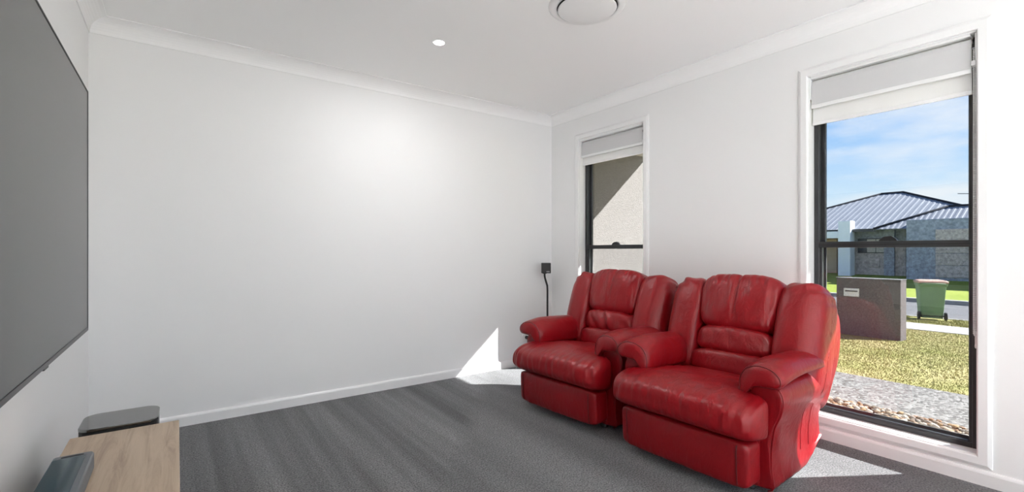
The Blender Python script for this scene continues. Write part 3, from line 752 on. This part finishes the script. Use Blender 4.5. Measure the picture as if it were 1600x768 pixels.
def console():
    x0, x1, y0, y1, zt = -0.312, 0.006, 0.42, 2.272, 0.45
    root = empty('tv_console', ((x0 + x1)/2, (y0 + y1)/2, 0)); inv = Matrix.Translation(-root.location)
    tag(root, 'low oak laminate console under the television', 'console')
    ps = [box('top_board', (x0, y0, zt - 0.022), (x1, y1, zt), M_oak, bevel=0.0015, seg=1)]
    for ya, yb in ((y0, y0 + 0.018), (y1 - 0.018, y1), (y0 + 0.61, y0 + 0.628), (y0 + 1.22, y0 + 1.238)):
        ps.append(box('side_board', (x0, ya, 0.06), (x1 - 0.02, yb, zt - 0.022), M_oak))
    ps.append(box('bottom_board', (x0, y0 + 0.018, 0.06), (x1 - 0.02, y1 - 0.018, 0.078), M_oak))
    ps.append(box('plinth', (x0 + 0.03, y0 + 0.03, 0.0), (x1 - 0.05, y1 - 0.03, 0.06), M_blackpl))
    for i in range(3):
        a = y0 + 0.004 + i*(1.852 - 0.008)/3
        d = box('door', (x1 - 0.02, a + 0.002, 0.062), (x1 - 0.002, a + (1.852 - 0.008)/3 - 0.002, zt - 0.025), M_oak, bevel=0.001, seg=1)
        ps.append(d)
    for p in ps: p.parent = root; p.matrix_parent_inverse = inv
console()
def rrect(x0, x1, y0, y1, r, n=6):
    out = []
    rs = r if isinstance(r, (list, tuple)) else [r]*4
    for (cx, cy, a0, rr) in ((x1 - rs[0], y0 + rs[0], -90, rs[0]), (x1 - rs[1], y1 - rs[1], 0, rs[1]), (x0 + rs[2], y1 - rs[2], 90, rs[2]), (x0 + rs[3], y0 + rs[3], 180, rs[3])):
        for i in range(n + 1):
            a = math.radians(a0 + 90*i/n); out.append((cx + rr*math.cos(a), cy + rr*math.sin(a)))
    return out
def subwoofer():
    x0, x1, y0, y1 = -0.300, -0.060, 2.300, 2.515
    root = empty('subwoofer', ((x0 + x1)/2, (y0 + y1)/2, 0)); inv = Matrix.Translation(-root.location)
    tag(root, 'black subwoofer with a glossy rounded top beyond the oak console', 'subwoofer')
    ps = [loft('cabinet', [[(x, y, z) for x, y in rrect(x0 + i, x1 - i, y0 + i, y1 - i, 0.045)] for z, i in ((0.012, 0.006), (0.02, 0.001), (0.30, 0.001), (0.446, 0.001), (0.450, 0.004))], M_blackpl, smooth=False)]
    ps.append(loft('glass_top', [[(x, y, z) for x, y in rrect(x0 + i, x1 - i, y0 + i, y1 - i, 0.046)] for z, i in ((0.451, 0.003), (0.452, 0.0), (0.459, 0.0), (0.4615, 0.003))], M_glosstop, smooth=False))
    for x in (x0 + 0.04, x1 - 0.04):
        for y in (y0 + 0.04, y1 - 0.04): ps.append(lathe('foot', [(0.014, 0.0), (0.014, 0.013)], (x, y, 0), M_tyre, None, 12))
    for p in ps: p.parent = root; p.matrix_parent_inverse = inv
subwoofer()
def soundbar():
    x0, x1, y0, y1, z0, z1 = -0.300, -0.207, 0.93, 1.915, 0.45, 0.507
    root = empty('soundbar', ((x0 + x1)/2, (y0 + y1)/2, z0)); inv = Matrix.Translation(-root.location)
    tag(root, 'long dark soundbar with a glass top on the oak console', 'soundbar')
    ps = [loft('body', [[(x, y, z) for x, y in rrect(x0 + i, x1 - i, y0 + i, y1 - i, 0.010)] for z, i in ((z0 + 0.002, 0.006), (z0 + 0.008, 0.0), (z1 - 0.006, 0.0), (z1, 0.003))], M_bargrille, smooth=False)]
    ps.append(loft('glass_top', [[(x, y, z) for x, y in rrect(x0 + 0.004, x1 - 0.016, y0 + 0.016, y1 - 0.030, 0.004)] for z in (z1 - 0.002, z1 + 0.0008)], M_barglass, smooth=False))
    ps.append(loft('end_slot', [[(x, y, z) for x, y in rrect(x0 + 0.020, x1 - 0.022, y1 - 0.022, y1 - 0.013, 0.004)] for z in (z1 - 0.002, z1 + 0.0009)], M_blackpl, smooth=False))
    ps.append(box('foot', (x0 + 0.02, y0 + 0.1, z0), (x1 - 0.02, y0 + 0.13, z0 + 0.006), M_tyre))
    ps.append(box('foot', (x0 + 0.02, y1 - 0.13, z0), (x1 - 0.02, y1 - 0.1, z0 + 0.006), M_tyre))
    for p in ps: p.parent = root; p.matrix_parent_inverse = inv
soundbar()
# ------------------------------------------------------------------ little speaker on its stand in the corner
def text_mesh(name, s, size, m, parent, loc, rot, extrude=0.0004):
    cu = bpy.data.curves.new(name, 'FONT'); cu.body = s; cu.size = size; cu.extrude = extrude; cu.align_x = 'CENTER'; cu.align_y = 'CENTER'
    to = bpy.data.objects.new(name, cu); COL.objects.link(to)
    dg = bpy.context.evaluated_depsgraph_get(); dg.update()
    me = bpy.data.meshes.new_from_object(to.evaluated_get(dg))
    bpy.data.objects.remove(to, do_unlink=True)
    o = link(name, me, m, parent); o.location = loc; o.rotation_euler = rot
    return o
SPK = (2.948, 3.520)
def speaker():
    rz = math.radians(-38)
    st = empty('speaker_stand', (SPK[0], SPK[1], 0), rz); tag(st, 'slim black floor stand with a kinked pole, behind the far recliner', 'speaker stand')
    lathe('base', [(0.12, 0.0), (0.12, 0.010), (0.112, 0.015), (0.02, 0.018)], (0.012, 0, 0), M_blackpl, st, 40)
    tube('pole', [(0.014, 0, 0.012), (0.014, 0, 0.50), (0.014, 0, 0.74), (0.012, 0, 0.78), (-0.010, 0, 0.855), (-0.014, 0, 0.88), (-0.014, 0, 0.900)], 0.0095, M_blackpl, st, 12)
    lathe('mount_plate', [(0.020, 0.0), (0.020, 0.006)], (-0.014, 0, 0.898), M_blackpl, st, 16)
    sp = empty('satellite_speaker', (SPK[0], SPK[1], 0.904), rz); tag(sp, 'tiny black cube speaker on top of the slim corner stand', 'speaker')
    b = box('cabinet', (-0.046, -0.040, 0.0), (0.046, 0.046, 0.100), M_blackpl, sp, bevel=0.004)
    box('grille', (-0.042, -0.044, 0.004), (0.042, -0.039, 0.096), M_blackpl, sp, bevel=0.003)
    text_mesh('logo', 'BOSE', 0.013, M_white, sp, (0.018, -0.0446, 0.016), (math.pi/2, 0, 0))
speaker()
# ================================================================== OUTSIDE
# own house: projecting rendered wall and wide eave
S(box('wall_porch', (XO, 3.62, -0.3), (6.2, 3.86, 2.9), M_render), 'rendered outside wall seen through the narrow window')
S(boxes('trim_eave', [((XO, -0.9, 2.255), (4.60, 3.62, 2.275)), ((4.58, -0.9, 2.25), (4.62, 3.62, 2.45))], M_soffit), 'house eave above the windows')
# ground strips parallel to the house: x, z profile
GP = [(3.0, -0.13), (4.44, -0.13), (5.36, -0.10), (9.2, -0.30), (11.7, -0.42), (13.05, -0.45), (15.0, -0.52), (20.7, -0.50), (28.0, -0.05), (60.0, 0.1)]
def gz(x):
    for (a, za), (b, zb) in zip(GP, GP[1:]):
        if a <= x <= b: return za + (zb - za)*(x - a)/(b - a)
    return GP[0][1] if x < GP[0][0] else GP[-1][1]
def strip(name, x0, x1, m, label, dz=0.0, y0=-25.0, y1=45.0, kind='structure', thick=0.15):
    xs = [x0] + [x for x, _ in GP if x0 < x < x1] + [x1]
    poly = [(x, gz(x + (1e-6 if x == x0 else -1e-6)) + dz) for x in xs] + [(x, gz(x) - thick) for x in reversed(xs)]
    o = prism(name, poly, 1, y0, y1, m); return tag(o, label, None, None, kind)
strip('garden_bed', XO, 4.44, M_soil, 'bare bed under the pebbles by the window', 0.0, -6, 3.62)
strip('garden_path', 4.44, 5.36, M_aggregate, 'exposed aggregate path along the house', 0.015, -6, 20)
strip('lawn', 5.36, 11.75, M_grass, 'patchy front lawn behind the garden path')
strip('footpath', 11.75, 13.05, M_conc, 'pale concrete footpath beside the street', 0.01)
strip('verge', 13.05, 15.0, M_grass, 'narrow grass verge at the near kerb')
S(box('kerb_near', (15.0, -25, -0.70), (15.16, 45, -0.505), M_conc, bevel=0.02), 'near concrete kerb')
S(box('road', (15.16, -25, -0.80), (20.55, 45, -0.62), M_road), 'grey asphalt street')
S(box('kerb_far', (20.45, -25, -0.70), (20.72, 45, -0.485), M_conc, bevel=0.03), 'far concrete kerb')
strip('lawn_far', 20.72, 60.0, M_grass2, 'bright green lawn in front of the house across the street')
S(box('ground_base', (XO, -60, -1.2), (120, 90, -0.9), M_soil), 'ground below the street')
# pebbles in the bed
def pebbles():
    rng = np.random.default_rng(3)
    t = (1 + 5**0.5)/2
    ico = np.array([(-1,t,0),(1,t,0),(-1,-t,0),(1,-t,0),(0,-1,t),(0,1,t),(0,-1,-t),(0,1,-t),(t,0,-1),(t,0,1),(-t,0,-1),(-t,0,1)], float); ico /= np.linalg.norm(ico[0])
    fac = np.array([(0,11,5),(0,5,1),(0,1,7),(0,7,10),(0,10,11),(1,5,9),(5,11,4),(11,10,2),(10,7,6),(7,1,8),(3,9,4),(3,4,2),(3,2,6),(3,6,8),(3,8,9),(4,9,5),(2,4,11),(6,2,10),(8,6,7),(9,8,1)])
    n = 7500
    V = []; F = []; C = []
    pal = [(0.26,0.20,0.15),(0.20,0.12,0.075),(0.28,0.25,0.22),(0.16,0.13,0.11),(0.25,0.165,0.095),(0.32,0.285,0.24),(0.13,0.095,0.07)]
    for i in range(n):
        s = rng.uniform(0.012, 0.026)
        sc_ = np.array([s*rng.uniform(.8,1.5), s*rng.uniform(.7,1.1), s*rng.uniform(.45,.75)])
        v = ico*sc_*(1 + rng.uniform(-.12,.12,(12,1))); a = rng.uniform(0, 6.28); ca, sa = math.cos(a), math.sin(a)
        v = np.stack([v[:,0]*ca - v[:,1]*sa, v[:,0]*sa + v[:,1]*ca, v[:,2]], 1)
        x = rng.uniform(3.42, 4.44); y = rng.uniform(-0.6, 2.9)
        v += np.array([x, y, -0.125 + s*0.35 + rng.uniform(0, .02)])
        V.append(v); F.append(fac + 12*i)
        c = np.array(pal[rng.integers(len(pal))])*rng.uniform(.9,1.4); C.append(np.repeat([np.append(c, 1)], 12, 0))
    V = np.concatenate(V); F = np.concatenate(F); C = np.concatenate(C)
    me = bpy.data.meshes.new('pebbles'); me.from_pydata(V.tolist(), [], F.tolist())
    a = me.attributes.new('tone', 'FLOAT_COLOR', 'POINT'); a.data.foreach_set('color', C.astype(np.float32).ravel())
    o = link('pebbles', me, M_pebble, None, True); tag(o, 'brown and cream pebbles in the bed below the tall window', 'pebbles', None, 'stuff')
pebbles()
def blades(name, xr, yr, n, hgt, m, label, seed):
    rng = np.random.default_rng(seed)
    x = rng.uniform(*xr, n); y = rng.uniform(*yr, n)
    ok = ~((x > 9.25) & (x < 9.58) & (y > 2.36) & (y < 3.26)) & ~((x < 6.25) & (y > 3.58) & (y < 3.9)) & ~(((x - 14.55)**2 + (y - 3.16)**2) < 0.16)
    x, y = x[ok], y[ok]; n = len(x); a = rng.uniform(0, 2*np.pi, n); h = rng.uniform(.5, 1.2, n)*hgt; wd = rng.uniform(.003, .006, n)
    lx, ly = rng.normal(0, hgt*.5, n), rng.normal(0, hgt*.5, n)
    z = np.array([gz(v) for v in x]) - 0.003
    V = np.empty((n, 3, 3)); V[:,0] = np.stack([x - np.cos(a)*wd, y - np.sin(a)*wd, z], 1); V[:,1] = np.stack([x + np.cos(a)*wd, y + np.sin(a)*wd, z], 1); V[:,2] = np.stack([x + lx, y + ly, z + h], 1)
    me = bpy.data.meshes.new(name); me.from_pydata(V.reshape(-1, 3).tolist(), [], np.arange(3*n).reshape(n, 3).tolist())
    o = link(name, me, m); return tag(o, label, 'grass', None, 'stuff')
blades('lawn_grass', (5.37, 11.7), (0.4, 5.2), 90000, 0.020, M_grass, 'short dry grass blades on the near lawn', 5)
blades('verge_grass', (13.08, 14.98), (1.0, 6.0), 14000, 0.05, M_grass, 'short grass blades on the narrow street verge', 6)
# a few weeds growing through the pebbles
def weed(x, y, s, label):
    bm = bmesh.new()
    for i in range(16):
        a = random.uniform(0, 6.28); l = s*random.uniform(.6, 1.2); tip = Vector((x + math.cos(a)*l*.8, y + math.sin(a)*l*.8, -0.10 + l*.55)); mid = Vector((x + math.cos(a)*l*.4, y + math.sin(a)*l*.4, -0.10 + l*.5))
        p = Vector((-math.sin(a), math.cos(a), 0))*s*.10; b0 = Vector((x, y, -0.115))
        vs = [bm.verts.new(q) for q in (b0, mid + p, tip, mid - p)]; bm.faces.new(vs)
    o = from_bm('weed', bm, M_grass2); tag(o, label, 'weed')
weed(3.98, 1.30, 0.07, 'small green weed among the pebbles nearest the recliner')
weed(4.02, 0.90, 0.05, 'smaller green weed among the pebbles, halfway along the window')
# letterbox pillar
def letterbox():
    root = empty('letterbox_pillar', (9.27, 2.81, gz(9.4))); tag(root, 'low charcoal masonry letterbox pillar on the front lawn', 'letterbox')
    zt = 0.655 - gz(9.4)
    box('body', (0, -0.44, -0.06), (0.29, 0.44, zt), M_letter, root, bevel=0.006)
    box('cap', (-0.006, -0.446, zt), (0.296, 0.446, zt + 0.012), M_letter_cap, root, bevel=0.003)
    p = box('mail_plate', (-0.010, 0.11, 0.665), (0.002, 0.33, 0.800), M_plaque, root, bevel=0.003)
    box('mail_slot', (-0.013, 0.13, 0.745), (-0.008, 0.31, 0.765), M_blackpl, p)
letterbox()
def wheelie_bin():
    root = empty('wheelie_bin', (14.55, 3.16, gz(14.55)), math.radians(-68)); tag(root, 'green wheelie bin with a faded red lid at the kerb', 'bin')
    root.scale = (0.92, 0.80, 1.02)
    rings = []
    for z, hx, hy in ((0.05, 0.205, 0.22), (0.06, 0.215, 0.23), (0.30, 0.232, 0.262), (0.78, 0.262, 0.318), (0.80, 0.285, 0.340), (0.855, 0.288, 0.343)):
        rings.append([(x, y, z) for x, y in rrect(-hx, hx, -hy, hy, 0.04, 4)])
    loft('bin_body', rings, M_bin, root, smooth=False)
    loft('lid', [[(x, y, z) for x, y in rrect(-hx, hx, -hy - 0.02, hy, 0.04, 4)] for z, hx, hy in ((0.856, 0.298, 0.352), (0.890, 0.300, 0.354), (0.915, 0.27, 0.31), (0.925, 0.20, 0.24))], M_binlid, root, smooth=False)
    tube('handle', [(-0.24, -0.36, 0.83), (-0.22, -0.42, 0.845), (0.22, -0.42, 0.845), (0.24, -0.36, 0.83)], 0.016, M_bin, root, 8)
    for sx in (-1, 1):
        loft('wheel', [[(sx*(0.235 + d), -0.235 + r*math.cos(t), 0.10 + r*math.sin(t)) for t in [2*math.pi*k/24 for k in range(24)]] for d, r in ((0, 0.085), (0.006, 0.098), (0.044, 0.098), (0.05, 0.085))], M_tyre, root, smooth=False)
        lab = [[(sx*(0.286), -0.235 + r*math.cos(t), 0.10 + r*math.sin(t)) for t in [2*math.pi*k/16 for k in range(16)]] for r in (0.045, 0.0445)]
    tube('axle', [(-0.24, -0.235, 0.10), (0.24, -0.235, 0.10)], 0.012, M_blackpl, root, 8)
wheelie_bin()
# ------------------------------------------------------------------ house across the street
def roof_face(name, pts, m, parent, pitch=0.26, rib=0.012):
    # pts: planar polygon, first two points are the eave (level); ribs run up the slope
    P = [Vector(p) for p in pts]; u = (P[1] - P[0]).normalized()
    nrm = (P[1] - P[0]).cross(P[2] - P[0]).normalized()
    if nrm.z < 0: nrm = -nrm
    v = nrm.cross(u)
    if v.z < 0: v = -v
    uv = [((p - P[0]).dot(u), (p - P[0]).dot(v)) for p in P]
    plane = pyd(name, [p - nrm*0.05 for p in P] + P, [tuple(range(len(P)))[::-1], tuple(range(len(P), 2*len(P)))] + [(i, (i+1) % len(P), (i+1) % len(P) + len(P), i + len(P)) for i in range(len(P))], m, parent)
    bm = bmesh.new()
    us = [a for a, _ in uv]; a = min(us) + 0.05
    while a < max(us):
        def span(a):
            c = []
            for i in range(len(uv)):
                (x0, y0), (x1, y1) = uv[i], uv[(i+1) % len(uv)]
                if (x0 - a)*(x1 - a) < 0: c.append(y0 + (y1 - y0)*(a - x0)/(x1 - x0))
            return (min(c), max(c)) if len(c) >= 2 else None
        s = span(a)
        if s and s[1] - s[0] > 0.1:
            wv = 0.07
            q = []
            for vv in s:
                for du, dn in ((-wv, 0.0), (-wv*.5, rib), (wv*.5, rib), (wv, 0.0)):
                    q.append(bm.verts.new(P[0] + u*(a + du) + v*vv + nrm*dn))
            for k in range(3): bm.faces.new((q[k], q[k+1], q[k+5], q[k+4]))
        a += pitch
    r = from_bm('roof_ribs', bm, m, plane); tag(r, None, None, None, 'stuff')
    return plane
def neighbour():
    g = -0.06
    root = empty('neighbour_house', (30, 7, g)); inv = Matrix.Translation(-root.location)
    tag(root, 'charcoal brick house with a zinc hip roof across the street', 'house')
    ps = []
    add = ps.append
    ez = 2.20
    # walls: brick front, recessed entry, garage block
    add(box('wall', (28.0, 5.0, -0.2), (38.5, 9.20, ez), M_house_dark))
    add(box('wall', (28.6, 9.20, -0.2), (38.5, 14.6, ez), M_timber))
    w2_ = box('wall', (27.94, 6.95, -0.2), (28.0, 9.20, 1.55), M_house_brick); add(w2_)
    add(box('garage_block', (26.6, -1.5, -0.2), (28.0, 6.60, 2.51), M_house_dark, bevel=0.01, seg=1))
    # panelled garage face and pier
    for i in range(4): add(box('garage_door_panel', (26.56, 1.2, 0.0 + i*0.52), (26.6, 5.6, 0.50 + i*0.52), M_house_brick, bevel=0.01, seg=1))
    add(box('brick_pier', (27.80, 7.35, -0.2), (28.0, 7.75, ez - 0.02), M_house_dark))
    # portico: pale pillar, beam
    add(box('pillar', (27.0, 8.88, -0.2), (27.6, 9.40, 2.62), M_house_white, bevel=0.01, seg=1))
    add(box('portico_beam', (27.2, 9.40, 1.78), (27.5, 14.6, 2.12), M_house_white))
    add(box('entry_door', (28.55, 10.0, -0.1), (28.6, 10.9, 1.75), M_oak))
    # window with its panes
    wf = box('window_frame', (27.90, 7.70, 1.02), (27.96, 8.85, 1.75), M_gutter); add(wf)
    for i in range(3): add(box('window_pane', (27.885, 7.74 + i*0.375, 1.06), (27.90, 7.74 + i*0.375 + 0.34, 1.71), M_curtain if i != 2 else M_paneh))
    add(box('meter_box', (27.86, 7.95, 0.35), (27.96, 8.35, 0.75), M_house_brick))
    # roofs
    A = (33.0, 9.32, 4.40); B = (33.0, 8.33, 4.40); xe = 27.4; xb = 38.6
    FL = (xe, 9.32 + 5.6, ez); FR = (xe, 8.33 - 5.6, ez); BL = (xb, 9.32 + 5.6, ez); BR = (xb, 8.33 - 5.6, ez)
    add(roof_face('roof', [FL, FR, B, A], M_roofm, None))
    add(roof_face('roof', [FR, BR, B], M_roofm, None))
    add(roof_face('roof', [BR, BL, A, B], M_roofm, None))
    add(roof_face('roof', [BL, FL, A], M_roofm, None))
    C0, C1 = (26.8, 7.86, 2.15), (26.8, -1.2, 2.15); D0, D1 = (29.0, 5.66, 3.17), (29.0, 1.0, 3.17)
    add(roof_face('garage_roof', [C0, C1, D1, D0], M_roofm, None, 0.20))
    add(roof_face('garage_roof', [(31.2, 7.86, 2.15), C0, D0], M_roofm, None, 0.20))
    for n, pts in (('ridge_cap', [A, B]), ('ridge_cap', [B, FR]), ('ridge_cap', [A, FL]), ('ridge_cap', [C0, D0]), ('ridge_cap', [D0, D1])):
        add(tube(n, [tuple(Vector(p) + Vector((0, 0, 0.03))) for p in pts], 0.06, M_ridge, None, 6))
    add(box('gutter', (27.25, 8.0, ez - 0.13), (27.42, 14.9, ez + 0.01), M_gutter))
    # tv aerial
    add(tube('aerial_mast', [(31.2, 5.05, 3.3), (31.2, 5.05, 4.05)], 0.02, M_gutter, None, 6))
    add(tube('aerial_boom', [(31.2, 5.75, 3.95), (31.2, 4.3, 3.80)], 0.018, M_gutter, None, 6))
    for p in ps:
        p.parent = root; p.matrix_parent_inverse = inv
neighbour()
